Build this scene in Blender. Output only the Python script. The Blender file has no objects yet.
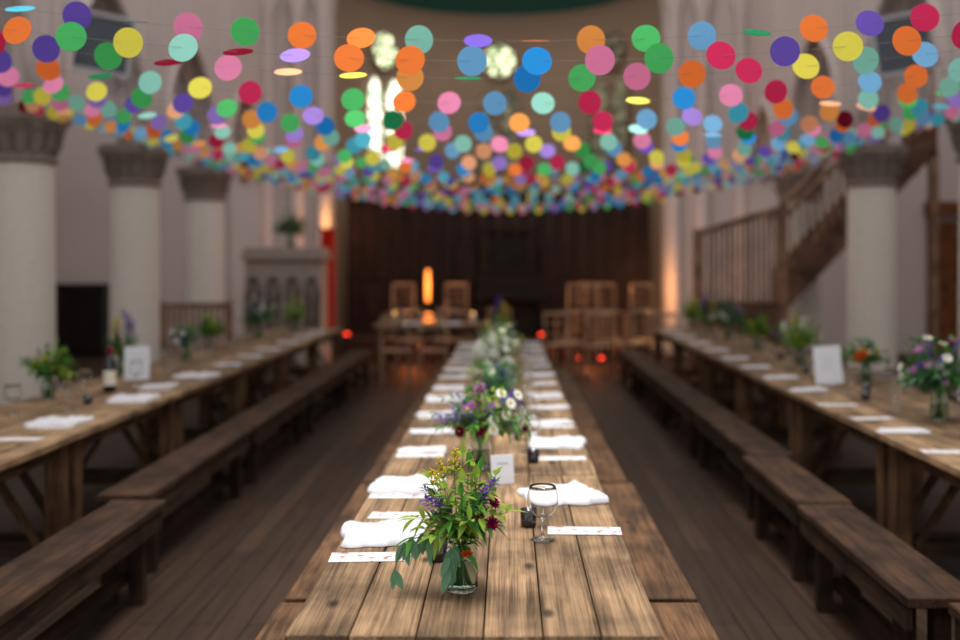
import bpy, math, random
from mathutils import Vector, Matrix, noise
random.seed(7)
scene=bpy.context.scene
COL=scene.collection
def lin(c):
    r=[]
    for v in c:
        v=v/255.0
        r.append(v/12.92 if v<=0.04045 else ((v+0.055)/1.055)**2.4)
    return (r[0],r[1],r[2],1.0)
# ------------------------------------------------------------ materials
def newmat(name):
    m=bpy.data.materials.new(name); m.use_nodes=True
    nt=m.node_tree; b=nt.nodes['Principled BSDF']
    return m,nt,b
def plain(name,c,rough=0.6,metal=0.0,var=0.12,scale=12.0,bump=0.0,spec=0.3,sheen=0):
    m,nt,b=newmat(name)
    N=nt.nodes; L=nt.links
    tc=N.new('ShaderNodeTexCoord'); no=N.new('ShaderNodeTexNoise'); no.inputs['Scale'].default_value=scale
    no.inputs['Detail'].default_value=4
    L.new(tc.outputs['Object'],no.inputs['Vector'])
    mx=N.new('ShaderNodeMixRGB'); mx.blend_type='MIX'
    base=lin(c)
    mx.inputs[1].default_value=tuple(max(0,x*(1-var)) for x in base[:3])+(1,)
    mx.inputs[2].default_value=tuple(min(1,x*(1+var)) for x in base[:3])+(1,)
    L.new(no.outputs['Fac'],mx.inputs[0]); L.new(mx.outputs[0],b.inputs['Base Color'])
    b.inputs['Roughness'].default_value=rough; b.inputs['Metallic'].default_value=metal
    b.inputs['Specular IOR Level'].default_value=spec
    if bump>0:
        bp=N.new('ShaderNodeBump'); bp.inputs['Strength'].default_value=bump; bp.inputs['Distance'].default_value=0.01
        L.new(no.outputs['Fac'],bp.inputs['Height']); L.new(bp.outputs[0],b.inputs['Normal'])
    return m
def wood(name,c1,c2,axis='Y',rough=0.55,knots=True,scale=1.0,spec=0.2,soft=False):
    m,nt,b=newmat(name); N=nt.nodes; L=nt.links
    tc=N.new('ShaderNodeTexCoord'); oi=N.new('ShaderNodeObjectInfo')
    at=N.new('ShaderNodeAttribute'); at.attribute_name='pv'
    mul=N.new('ShaderNodeMath'); mul.operation='MULTIPLY'; mul.inputs[1].default_value=37.0
    add=N.new('ShaderNodeMath'); add.operation='ADD'
    m2=N.new('ShaderNodeMath'); m2.operation='MULTIPLY'; m2.inputs[1].default_value=13.0
    L.new(oi.outputs['Random'],mul.inputs[0]); L.new(at.outputs['Fac'],m2.inputs[0])
    L.new(mul.outputs[0],add.inputs[0]); L.new(m2.outputs[0],add.inputs[1])
    va=N.new('ShaderNodeVectorMath'); va.operation='ADD'
    L.new(tc.outputs['Object'],va.inputs[0]); L.new(add.outputs[0],va.inputs[1])
    mp=N.new('ShaderNodeMapping')
    s={'X':(1.2,14,14),'Y':(14,1.2,14),'Z':(14,14,1.2)}[axis]
    if soft: s=(14,0.7,14)
    mp.inputs['Scale'].default_value=tuple(v*scale for v in s)
    L.new(va.outputs[0],mp.inputs['Vector'])
    n1=N.new('ShaderNodeTexNoise'); n1.inputs['Scale'].default_value=1.3; n1.inputs['Detail'].default_value=8; n1.inputs['Distortion'].default_value=0.9 if soft else 1.6
    n1.inputs['Roughness'].default_value=0.65
    L.new(mp.outputs[0],n1.inputs['Vector'])
    mp2=N.new('ShaderNodeMapping'); mp2.inputs['Scale'].default_value=tuple(v*scale*6 if v>5 else v*2 for v in s)
    L.new(va.outputs[0],mp2.inputs['Vector'])
    n2=N.new('ShaderNodeTexNoise'); n2.inputs['Scale'].default_value=1.5; n2.inputs['Detail'].default_value=4
    L.new(mp2.outputs[0],n2.inputs['Vector'])
    mixf=N.new('ShaderNodeMath'); mixf.operation='MULTIPLY_ADD'; mixf.inputs[1].default_value=0.45
    L.new(n2.outputs['Fac'],mixf.inputs[0]); 
    hf=N.new('ShaderNodeMath'); hf.operation='MULTIPLY'; hf.inputs[1].default_value=0.6
    L.new(n1.outputs['Fac'],hf.inputs[0]); L.new(hf.outputs[0],mixf.inputs[2])
    cr=N.new('ShaderNodeValToRGB'); cr.color_ramp.elements[0].position=0.37 if soft else 0.40; cr.color_ramp.elements[1].position=0.65 if soft else 0.64
    cr.color_ramp.elements[0].color=lin(c1); cr.color_ramp.elements[1].color=lin(c2)
    L.new(mixf.outputs[0],cr.inputs['Fac'])
    # plank tone variation
    pm=N.new('ShaderNodeMapRange'); pm.inputs['To Min'].default_value=0.72; pm.inputs['To Max'].default_value=1.22
    L.new(at.outputs['Fac'],pm.inputs['Value'])
    mc=N.new('ShaderNodeMixRGB'); mc.blend_type='MULTIPLY'; mc.inputs[0].default_value=1
    L.new(cr.outputs[0],mc.inputs[1]); L.new(pm.outputs[0],mc.inputs[2])
    out=mc.outputs[0]
    # stains
    n3=N.new('ShaderNodeTexNoise'); n3.inputs['Scale'].default_value=4.2; n3.inputs['Detail'].default_value=6
    L.new(va.outputs[0],n3.inputs['Vector'])
    r3=N.new('ShaderNodeMapRange'); r3.inputs['From Min'].default_value=0.36; r3.inputs['From Max'].default_value=0.62; r3.inputs['To Min'].default_value=0.52; r3.inputs['To Max'].default_value=1.1
    L.new(n3.outputs['Fac'],r3.inputs['Value'])
    ms=N.new('ShaderNodeMixRGB'); ms.blend_type='MULTIPLY'; ms.inputs[0].default_value=1
    L.new(out,ms.inputs[1]); L.new(r3.outputs[0],ms.inputs[2]); out=ms.outputs[0]
    if knots:
        mk=N.new('ShaderNodeMapping'); k={'X':(1.6,6,6),'Y':(7,3.2,7),'Z':(6,6,1.6)}[axis]; mk.inputs['Scale'].default_value=k
        L.new(va.outputs[0],mk.inputs['Vector'])
        vo=N.new('ShaderNodeTexVoronoi'); vo.inputs['Scale'].default_value=1.0
        L.new(mk.outputs[0],vo.inputs['Vector'])
        rk=N.new('ShaderNodeMapRange'); rk.inputs['From Min'].default_value=0.05; rk.inputs['From Max'].default_value=0.15; rk.inputs['To Min'].default_value=0.2; rk.inputs['To Max'].default_value=1.0
        L.new(vo.outputs['Distance'],rk.inputs['Value'])
        mk2=N.new('ShaderNodeMixRGB'); mk2.blend_type='MULTIPLY'; mk2.inputs[0].default_value=1
        L.new(out,mk2.inputs[1]); L.new(rk.outputs[0],mk2.inputs[2]); out=mk2.outputs[0]
    L.new(out,b.inputs['Base Color'])
    b.inputs['Roughness'].default_value=rough; b.inputs['Specular IOR Level'].default_value=spec
    bp=N.new('ShaderNodeBump'); bp.inputs['Strength'].default_value=0.4; bp.inputs['Distance'].default_value=0.003
    L.new(mixf.outputs[0],bp.inputs['Height']); L.new(bp.outputs[0],b.inputs['Normal'])
    return m
def emis(name,c,strength,noisy=False,c2=None,scale=4):
    m,nt,b=newmat(name); N=nt.nodes; L=nt.links
    b.inputs['Base Color'].default_value=lin(c); b.inputs['Emission Color'].default_value=lin(c)
    b.inputs['Emission Strength'].default_value=strength
    if noisy:
        tc=N.new('ShaderNodeTexCoord'); vo=N.new('ShaderNodeTexVoronoi'); vo.inputs['Scale'].default_value=scale
        L.new(tc.outputs['Object'],vo.inputs['Vector'])
        cr=N.new('ShaderNodeValToRGB'); cr.color_ramp.elements[0].position=0.25; cr.color_ramp.elements[1].position=0.75
        cr.color_ramp.elements[0].color=lin(c); cr.color_ramp.elements[1].color=lin(c2)
        sx=N.new('ShaderNodeSeparateColor'); L.new(vo.outputs['Color'],sx.inputs[0]); L.new(sx.outputs[0],cr.inputs['Fac'])
        L.new(cr.outputs[0],b.inputs['Emission Color']); L.new(cr.outputs[0],b.inputs['Base Color'])
    return m
def glass(name,c=(245,250,250),rough=0.02,ior=1.45):
    m,nt,b=newmat(name)
    b.inputs['Base Color'].default_value=lin(c); b.inputs['Transmission Weight'].default_value=1.0
    b.inputs['Roughness'].default_value=rough; b.inputs['IOR'].default_value=ior
    return m
def paper(name,c,tr=0.3):
    m=bpy.data.materials.new(name); m.use_nodes=True; nt=m.node_tree; N=nt.nodes; L=nt.links
    N.clear(); o=N.new('ShaderNodeOutputMaterial'); d=N.new('ShaderNodeBsdfDiffuse'); t=N.new('ShaderNodeBsdfTranslucent'); mx=N.new('ShaderNodeMixShader')
    tc=N.new('ShaderNodeTexCoord'); no=N.new('ShaderNodeTexNoise'); no.inputs['Scale'].default_value=60; L.new(tc.outputs['Object'],no.inputs['Vector'])
    mc=N.new('ShaderNodeMixRGB'); b=lin(c); mc.inputs[1].default_value=tuple(v*0.93 for v in b[:3])+(1,); mc.inputs[2].default_value=b
    L.new(no.outputs['Fac'],mc.inputs[0])
    mx.inputs[0].default_value=tr
    L.new(mc.outputs[0],d.inputs['Color']); L.new(mc.outputs[0],t.inputs['Color'])
    L.new(d.outputs[0],mx.inputs[1]); L.new(t.outputs[0],mx.inputs[2]); L.new(mx.outputs[0],o.inputs['Surface'])
    return m
M={}
M['table']=wood('rustic_table_wood',(74,56,40),(170,138,104),'Y',0.75,True,1.7,soft=True)
M['leg']=wood('table_leg_wood',(58,40,26),(114,82,54),'Z',0.7,False)
M['rail']=wood('rail_wood',(44,30,20),(82,60,40),'X',0.7,False)
M['bench']=wood('shaded_bench_wood',(34,22,15),(76,53,36),'Y',0.8)  # side benches: dimness towards the corners put into the wood colour
M['benchc']=wood('lit_bench_wood',(56,39,26),(112,81,55),'Y',0.75)  # same bench wood, colour raised to show the lit middle row
M['benchleg']=wood('bench_leg_wood',(32,21,14),(62,43,30),'Z',0.75,False)
M['dwood']=wood('dark_panel_wood',(28,14,9),(56,30,18),'Z',0.6,False)
M['dwoodx']=wood('dark_rail_wood',(34,18,12),(60,34,22),'X',0.6,False)
M['ddark']=wood('black_brown_wood',(16,10,8),(34,21,15),'Z',0.6,False)
M['stairwood']=wood('stair_wood',(72,48,34),(124,90,68),'X',0.6,False)
M['stairwoodz']=wood('stair_post_wood',(112,82,64),(170,132,106),'Z',0.6,False)
M['chair']=wood('chair_wood',(116,82,56),(204,164,126),'Z',0.4,False,spec=0.5)
M['door']=wood('door_wood',(90,52,28),(150,94,56),'Z',0.5,False)
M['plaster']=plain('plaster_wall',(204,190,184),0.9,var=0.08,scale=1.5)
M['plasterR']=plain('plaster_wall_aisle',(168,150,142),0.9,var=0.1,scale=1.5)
M['apse']=plain('apse_plaster',(150,128,108),0.9,var=0.12,scale=1.2)
M['greenp']=plain('green_dome_paint',(34,74,60),0.8)
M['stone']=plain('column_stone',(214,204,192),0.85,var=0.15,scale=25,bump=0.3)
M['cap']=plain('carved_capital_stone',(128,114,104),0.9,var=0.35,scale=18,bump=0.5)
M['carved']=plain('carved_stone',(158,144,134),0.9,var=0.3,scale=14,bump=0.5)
M['carvedD']=plain('carved_stone_dark',(88,76,70),0.9,var=0.3,scale=14)  # darker copy of the carved stone; shade of altar panels put into colour
M['napkin']=plain('muslin_napkin',(198,197,200),0.95,var=0.05,scale=300,bump=0.2)
M['glass']=glass('clear_glass',(250,252,252),0.01,1.2)
M['jar']=glass('jar_glass',(232,244,238),0.02,1.3)
M['water']=glass('water',(236,246,240),0.02,1.2)
M['bottle']=plain('dark_bottle_glass',(16,18,14),0.08,var=0.1,spec=0.8)
M['label']=plain('cream_label_paper',(226,218,200),0.8,var=0.05)
M['cup']=plain('dark_smoked_glass_cup',(28,22,26),0.15,var=0.1,spec=0.7)
M['wax']=plain('candle_wax',(226,214,190),0.5,var=0.03)
M['string']=plain('garland_thread',(120,116,112),0.9)
M['metal']=plain('black_metal',(24,24,26),0.4,metal=0.6)
M['panelface']=plain('grey_panel_front',(84,90,98),0.5)
M['white']=plain('white_card_stock',(216,218,222),0.6,var=0.03)
M['pframe']=plain('pale_painted_frame',(184,182,184),0.6,var=0.04)
M['red']=plain('red_cloth',(200,28,14),0.8,var=0.15)
M['stem']=plain('green_stem',(74,112,48),0.6)
M['leafA']=paper('leaf_green',(88,142,62),0.35)
M['leafB']=paper('leaf_dark_green',(54,102,54),0.3)
M['leafC']=paper('leaf_yellow_green',(150,180,74),0.4)
M['leafE']=paper('leaf_grey_green',(104,146,112),0.3)
M['yellow']=paper('goldenrod_yellow',(222,202,62),0.3)
M['purple']=paper('petal_purple',(108,74,172),0.25)
M['burg']=paper('petal_burgundy',(116,22,56),0.2)
M['wpetal']=paper('petal_white',(240,240,232),0.3)
M['pinkp']=paper('petal_mauve',(160,100,160),0.3)
M['orangep']=paper('petal_orange',(232,92,36),0.3)
M['ycentre']=plain('flower_centre_yellow',(214,170,40),0.8)
M['sill']=plain('uplighter_body',(22,22,24),0.5)
M['redlight']=emis('red_lamp_glow',(255,60,30),4)
M['orangelight']=emis('orange_lamp_glow',(255,142,60),2.6)
M['flame']=emis('candle_flame',(255,180,90),8)
# printed card
def card_mat():
    m,nt,b=newmat('printed_card'); N=nt.nodes; L=nt.links
    tc=N.new('ShaderNodeTexCoord'); mp=N.new('ShaderNodeMapping'); mp.inputs['Scale'].default_value=(24,34,20)
    no=N.new('ShaderNodeTexNoise'); no.inputs['Scale'].default_value=1.2; no.inputs['Detail'].default_value=3
    L.new(tc.outputs['Object'],mp.inputs[0]); L.new(mp.outputs[0],no.inputs['Vector'])
    cr=N.new('ShaderNodeValToRGB'); cr.color_ramp.elements[0].position=0.56; cr.color_ramp.elements[1].position=0.62
    cr.color_ramp.elements[0].color=lin((200,198,198)); cr.color_ramp.elements[1].color=lin((160,104,92))
    L.new(no.outputs['Fac'],cr.inputs['Fac']); L.new(cr.outputs[0],b.inputs['Base Color']); b.inputs['Roughness'].default_value=0.8
    return m
M['card']=card_mat()
M['ink']=plain('black_ink',(70,68,74),0.8)
def floor_mat():
    m,nt,b=newmat('floorboards'); N=nt.nodes; L=nt.links
    tc=N.new('ShaderNodeTexCoord'); mp=N.new('ShaderNodeMapping'); mp.inputs['Rotation'].default_value=(0,0,math.pi/2)
    L.new(tc.outputs['Object'],mp.inputs[0])
    br=N.new('ShaderNodeTexBrick'); br.inputs['Scale'].default_value=1.0; br.inputs['Brick Width'].default_value=2.4; br.inputs['Row Height'].default_value=0.13
    br.inputs['Mortar Size'].default_value=0.004; br.inputs['Color1'].default_value=lin((64,47,36)); br.inputs['Color2'].default_value=lin((46,33,25)); br.inputs['Mortar'].default_value=lin((14,10,8))
    L.new(mp.outputs[0],br.inputs['Vector'])
    m2=N.new('ShaderNodeMapping'); m2.inputs['Scale'].default_value=(18,1.2,1); L.new(tc.outputs['Object'],m2.inputs[0])
    no=N.new('ShaderNodeTexNoise'); no.inputs['Scale'].default_value=1.5; no.inputs['Detail'].default_value=6; L.new(m2.outputs[0],no.inputs['Vector'])
    mr=N.new('ShaderNodeMapRange'); mr.inputs['To Min'].default_value=0.3; mr.inputs['To Max'].default_value=1.6; L.new(no.outputs['Fac'],mr.inputs['Value'])
    mx=N.new('ShaderNodeMixRGB'); mx.blend_type='MULTIPLY'; mx.inputs[0].default_value=1
    L.new(br.outputs['Color'],mx.inputs[1]); L.new(mr.outputs[0],mx.inputs[2]); L.new(mx.outputs[0],b.inputs['Base Color'])
    b.inputs['Roughness'].default_value=0.65; b.inputs['Specular IOR Level'].default_value=0.15
    return m
M['floor']=floor_mat()
# ------------------------------------------------------------ mesh builder
class MB:
    def __init__(s): s.v=[]; s.f=[]; s.mi=[]; s.pv=[]; s.sm=[]; s.mats=[]; s.cur=0; s.curpv=0.5; s.smooth=False
    def mat(s,m):
        if m not in s.mats: s.mats.append(m)
        s.cur=s.mats.index(m); return s
    def face(s,idx): s.f.append(idx); s.mi.append(s.cur); s.pv.append(s.curpv); s.sm.append(s.smooth)
    def box(s,x0,x1,y0,y1,z0,z1,bev=0.0,mtx=None):
        b=len(s.v)
        if bev<=0:
            P=[(x,y,z) for z in (z0,z1) for y in (y0,y1) for x in (x0,x1)]
            F=[(0,2,3,1),(4,5,7,6),(0,1,5,4),(2,6,7,3),(0,4,6,2),(1,3,7,5)]
        else:
            P=[];F=[];idx={}
            for i,x in enumerate((x0,x1)):
                for j,y in enumerate((y0,y1)):
                    for k,z in enumerate((z0,z1)):
                        sx=1 if i==0 else -1; sy=1 if j==0 else -1; sz=1 if k==0 else -1
                        idx[(i,j,k,0)]=len(P);P.append((x,y+sy*bev,z+sz*bev))
                        idx[(i,j,k,1)]=len(P);P.append((x+sx*bev,y,z+sz*bev))
                        idx[(i,j,k,2)]=len(P);P.append((x+sx*bev,y+sy*bev,z))
            for i in (0,1): 
                F.append([idx[(i,0,0,0)],idx[(i,0,1,0)],idx[(i,1,1,0)],idx[(i,1,0,0)]])
                F.append([idx[(0,i,0,1)],idx[(1,i,0,1)],idx[(1,i,1,1)],idx[(0,i,1,1)]])
                F.append([idx[(0,0,i,2)],idx[(0,1,i,2)],idx[(1,1,i,2)],idx[(1,0,i,2)]])
            for j in (0,1):
                for k in (0,1):
                    F.append([idx[(0,j,k,1)],idx[(1,j,k,1)],idx[(1,j,k,2)],idx[(0,j,k,2)]])
                    F.append([idx[(j,0,k,0)],idx[(j,1,k,0)],idx[(j,1,k,2)],idx[(j,0,k,2)]])
                    F.append([idx[(j,k,0,0)],idx[(j,k,1,0)],idx[(j,k,1,1)],idx[(j,k,0,1)]])
            for i in (0,1):
                for j in (0,1):
                    for k in (0,1): F.append([idx[(i,j,k,0)],idx[(i,j,k,1)],idx[(i,j,k,2)]])
        for p in P: s.v.append(tuple(mtx@Vector(p)) if mtx else p)
        for f in F: s.face([b+i for i in f])
        return s
    def lathe(s,prof,n=24,c=(0,0,0),closed=False):
        b=len(s.v); k=len(prof)
        for r,z in prof:
            for i in range(n):
                a=2*math.pi*i/n; s.v.append((c[0]+r*math.cos(a),c[1]+r*math.sin(a),c[2]+z))
        for j in range(k-1):
            for i in range(n):
                i2=(i+1)%n; s.face([b+j*n+i,b+j*n+i2,b+(j+1)*n+i2,b+(j+1)*n+i])
        return s
    def tube(s,pts,r,n=6,r2=None):
        b=len(s.v); k=len(pts); pts=[Vector(p) for p in pts]
        for j,p in enumerate(pts):
            d=(pts[min(j+1,k-1)]-pts[max(j-1,0)]).normalized()
            u=d.orthogonal().normalized() if abs(d.z)>0.9 else d.cross(Vector((0,0,1))).normalized()
            w=d.cross(u); rr=r if r2 is None else r+(r2-r)*j/(k-1)
            for i in range(n):
                a=2*math.pi*i/n; s.v.append(tuple(p+u*rr*math.cos(a)+w*rr*math.sin(a)))
        for j in range(k-1):
            for i in range(n):
                i2=(i+1)%n; s.face([b+j*n+i,b+j*n+i2,b+(j+1)*n+i2,b+(j+1)*n+i])
        s.face([b+i for i in range(n)][::-1]); s.face([b+(k-1)*n+i for i in range(n)])
        return s
    def blob(s,c,r,sz=1.0,n=6,m=4):
        b=len(s.v); c=Vector(c)
        for j in range(m+1):
            t=math.pi*j/m
            for i in range(n):
                a=2*math.pi*i/n; s.v.append((c.x+r*math.sin(t)*math.cos(a),c.y+r*math.sin(t)*math.sin(a),c.z-r*sz*math.cos(t)))
        for j in range(m):
            for i in range(n):
                i2=(i+1)%n; s.face([b+j*n+i,b+j*n+i2,b+(j+1)*n+i2,b+(j+1)*n+i])
        return s
    def leaf(s,p,d,L,W,droop=0.3,seg=5,up=None):
        b=len(s.v); p=Vector(p); d=Vector(d).normalized()
        up=Vector(up) if up else Vector((0,0,1))
        side=d.cross(up)
        if side.length<0.1: side=d.cross(Vector((0,1,0)))
        side.normalize(); nr=side.cross(d).normalized()
        for j in range(seg+1):
            t=j/seg; w=W*math.sin(math.pi*min(1,(t*0.94+0.04))**0.8)*0.5
            c=p+d*L*t-Vector((0,0,1))*droop*L*t*t
            s.v.append(tuple(c-side*w+nr*w*0.35)); s.v.append(tuple(c)); s.v.append(tuple(c+side*w+nr*w*0.35))
        for j in range(seg):
            o=b+j*3; s.face([o,o+1,o+4,o+3]); s.face([o+1,o+2,o+5,o+4])
        return s
    def disc(s,c,ax,r,n=20):
        b=len(s.v); ax=Vector(ax).normalized(); u=ax.orthogonal().normalized(); w=ax.cross(u); c=Vector(c)
        for i in range(n):
            a=2*math.pi*i/n; s.v.append(tuple(c+u*r*math.cos(a)+w*r*math.sin(a)))
        s.face([b+i for i in range(n)])
        return s
    def mesh(s,name):
        me=bpy.data.meshes.new(name); me.from_pydata(s.v,[],s.f)
        for m in s.mats: me.materials.append(m)
        me.polygons.foreach_set('material_index',s.mi); me.polygons.foreach_set('use_smooth',s.sm)
        a=me.attributes.new('pv','FLOAT','FACE'); a.data.foreach_set('value',s.pv)
        me.update(); return me
    def obj(s,name,parent=None,loc=(0,0,0),rot=(0,0,0)):
        o=bpy.data.objects.new(name,s.mesh(name)); COL.objects.link(o); o.location=loc; o.rotation_euler=rot
        if parent: o.parent=parent
        return o
def put(name,me,parent=None,loc=(0,0,0),rot=(0,0,0)):
    o=bpy.data.objects.new(name,me); COL.objects.link(o); o.location=loc; o.rotation_euler=rot
    if parent: o.parent=parent
    return o
def empty(name,loc=(0,0,0),rot=(0,0,0)):
    o=bpy.data.objects.new(name,None); o.empty_display_size=0.1; COL.objects.link(o); o.location=loc; o.rotation_euler=rot; return o
def tag(o,label,cat,group=None):
    o['label']=label; o['category']=cat
    if group: o['group']=group
    return o
def struct(o,label=None,cat=None):
    o['kind']='structure'
    if label: o['label']=label
    if cat: o['category']=cat
    return o
def copy_thing(root,loc,rz=0,scale=None):
    n=root.copy(); COL.objects.link(n); n.location=loc; n.rotation_euler=(root.rotation_euler[0],root.rotation_euler[1],rz)
    if scale: n.scale=(scale,scale,scale)
    for c in root.children:
        k=c.copy(); k.parent=n; COL.objects.link(k)
        for g in c.children:
            gg=g.copy(); gg.parent=k; COL.objects.link(gg)
    return n
R=random.random
def U(a,b): return a+(b-a)*random.random()
# ------------------------------------------------------------ shell
struct(MB().mat(M['floor']).box(-8.6,8.6,-1.5,23.0,-0.1,0).obj('floor'),'dark worn timber floorboards running down the hall','floor')
def arch_wall(plane,axis,zs,top,th,mat,cfrac=0.4):
    mb=MB().mat(mat)
    def zh(y,inb):
        if inb is None: return zs
        a0,a1=inb; a=(a1-a0)/2; c=cfrac*a; Rr=a+c; t=abs(y-(a0+a1)/2)
        return zs+math.sqrt(max(0,Rr*Rr-(t+c)**2))
    def P(u,w,z): return (plane+w,u,z) if axis=='Y' else (u,plane+w,z)
    def seg(u0,u1,z0,z1,full=False):
        b=len(mb.v)
        for w in (-th/2,th/2):
            mb.v += [P(u0,w,z0),P(u1,w,z1),P(u1,w,top),P(u0,w,top)]
        mb.face([b,b+1,b+2,b+3]); mb.face([b+4,b+7,b+6,b+5]); mb.face([b,b+4,b+5,b+1]); mb.face([b+3,b+2,b+6,b+7])
        if full: mb.face([b,b+3,b+7,b+4]); mb.face([b+1,b+5,b+6,b+2])
    return mb,seg,zh,P
cols_l=[4.0,7.05,10.1,13.15,16.2]; cols_r=[3.6,6.75,9.9,13.2,16.5]
def arcade(name,X,cols,label):
    mb,seg,zh,P=arch_wall(X,'Y',3.05,8.0,0.5,M['plaster'])
    ed=[1.2]+cols+[19.0]
    solid=0.32
    for i in range(len(ed)-1):
        a0=ed[i]+(solid if i>0 else 0); a1=ed[i+1]-solid
        if i>0: seg(ed[i]-solid,ed[i]+solid,3.05,3.05,True)
        n=24
        for k in range(n):
            u0=a0+(a1-a0)*k/n; u1=a0+(a1-a0)*(k+1)/n
            seg(u0,u1,zh(u0,(a0,a1)),zh(u1,(a0,a1)))
        # roll moulding on the nave-side edge
        sgn=1 if X<0 else -1
        mb.smooth=True
        for off,rr in ((0.25,0.06),(0.0,0.08)):
            pts=[P(a0+(a1-a0)*k/n,sgn*off,zh(a0+(a1-a0)*k/n,(a0,a1))-0.01) for k in range(n+1)]
            mb.tube(pts,rr,8)
        mb.smooth=False
    seg(18.68,19.0,3.05,3.05,True)
    mb.box(X-0.25,X+0.25,18.68,19.0,0,3.05)
    return struct(mb.obj(name),label,'wall')
arcade('wall_left',-4.6,cols_l,'pale plaster arcade wall with pointed arches on round columns')
arcade('wall_right',4.5,cols_r,'pale plaster arcade wall with pointed arches on round columns')
# outer aisle walls
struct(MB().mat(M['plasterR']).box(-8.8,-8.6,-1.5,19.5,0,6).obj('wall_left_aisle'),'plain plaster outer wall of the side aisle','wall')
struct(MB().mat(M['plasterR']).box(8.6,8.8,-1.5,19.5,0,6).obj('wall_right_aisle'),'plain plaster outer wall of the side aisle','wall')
# chancel wall with big arch
mb,seg,zh,P=arch_wall(19.25,'X',6.1,10.5,0.5,M['plaster'])
a0,a1=-3.17,2.81
for i in range(40):
    u0=a0+(a1-a0)*i/40; u1=a0+(a1-a0)*(i+1)/40
    seg(u0,u1,zh(u0,(a0,a1)),zh(u1,(a0,a1)))
mb.box(-8.6,a0,19.0,19.5,0,10.5); mb.box(a1,8.6,19.0,19.5,0,10.5)
struct(mb.obj('wall_back'),'pale plaster end wall with a tall chancel arch','wall')
# pilasters/shafts
TN=1
for X in (-4.28,-3.75,-3.30,2.96,3.45,4.15):
    r=0.13 if abs(X)>3.4 else 0.11
    mb=MB().mat(M['plaster']); mb.smooth=True
    mb.lathe([(r*1.5,0),(r*1.5,0.3),(r,0.4),(r,6.0),(r*1.6,6.25),(r*1.6,6.4),(r,6.45),(r,9.5)],16,(X,18.92,0))
    struct(mb.obj('trim_%d'%TN),'slender pale wall shaft beside the chancel arch','trim'); TN+=1
for X,cs in ((-4.3,cols_l[2:]),(4.2,cols_r[2:])):
    for y in cs:
        mb=MB().mat(M['plaster']); mb.smooth=True
        for dy in (-0.14,0.0,0.14):
            mb.lathe([(0.02,3.3),(0.085,3.5),(0.085,8.0)],12,(X+(0.05 if X>0 else -0.05)*(0 if dy==0 else 1),y+dy,0))
        struct(mb.obj('trim_%d'%TN),'cluster of slender plaster wall shafts rising above a column','trim'); TN+=1
# apse
AC=(-0.18,19.5); AR=2.99
def apse_pt(t,z,r=AR): return (AC[0]+r*math.sin(t),AC[1]+r*math.cos(t),z)
mb=MB().mat(M['apse']); mb.smooth=True
n=40
for i in range(n+1):
    t=-math.pi/2+math.pi*i/n
    for z in (0,6.8): mb.v.append(apse_pt(t,z))
for i in range(n): mb.face([i*2,i*2+1,i*2+3,i*2+2])
for (z0,z1,dr) in ((6.74,6.82,0.05),(3.2,3.3,0.05)):
    b=len(mb.v)
    for i in range(n+1):
        t=-math.pi/2+math.pi*i/n
        for z,r in ((z0,AR),(z0+0.02,AR-dr),(z1,AR-dr),(z1,AR)): mb.v.append(apse_pt(t,z,r))
    for i in range(n):
        for j in range(3): mb.face([b+i*4+j,b+i*4+j+1,b+i*4+4+j+1,b+i*4+4+j])
struct(mb.obj('wall_apse'),'curved tan apse wall with string courses','wall')
mb=MB().mat(M['greenp']); mb.smooth=True
m=10
for j in range(m+1):
    e=math.pi/2*j/m
    for i in range(n+1):
        t=-math.pi/2+math.pi*i/n; r=AR*math.cos(e)
        mb.v.append(apse_pt(t,6.8+AR*math.sin(e),max(r,0.001)))
for j in range(m):
    for i in range(n): q=j*(n+1)+i; mb.face([q,q+1,q+n+2,q+n+1])
struct(mb.obj('ceiling'),'dark green painted half dome over the apse','ceiling')
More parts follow.
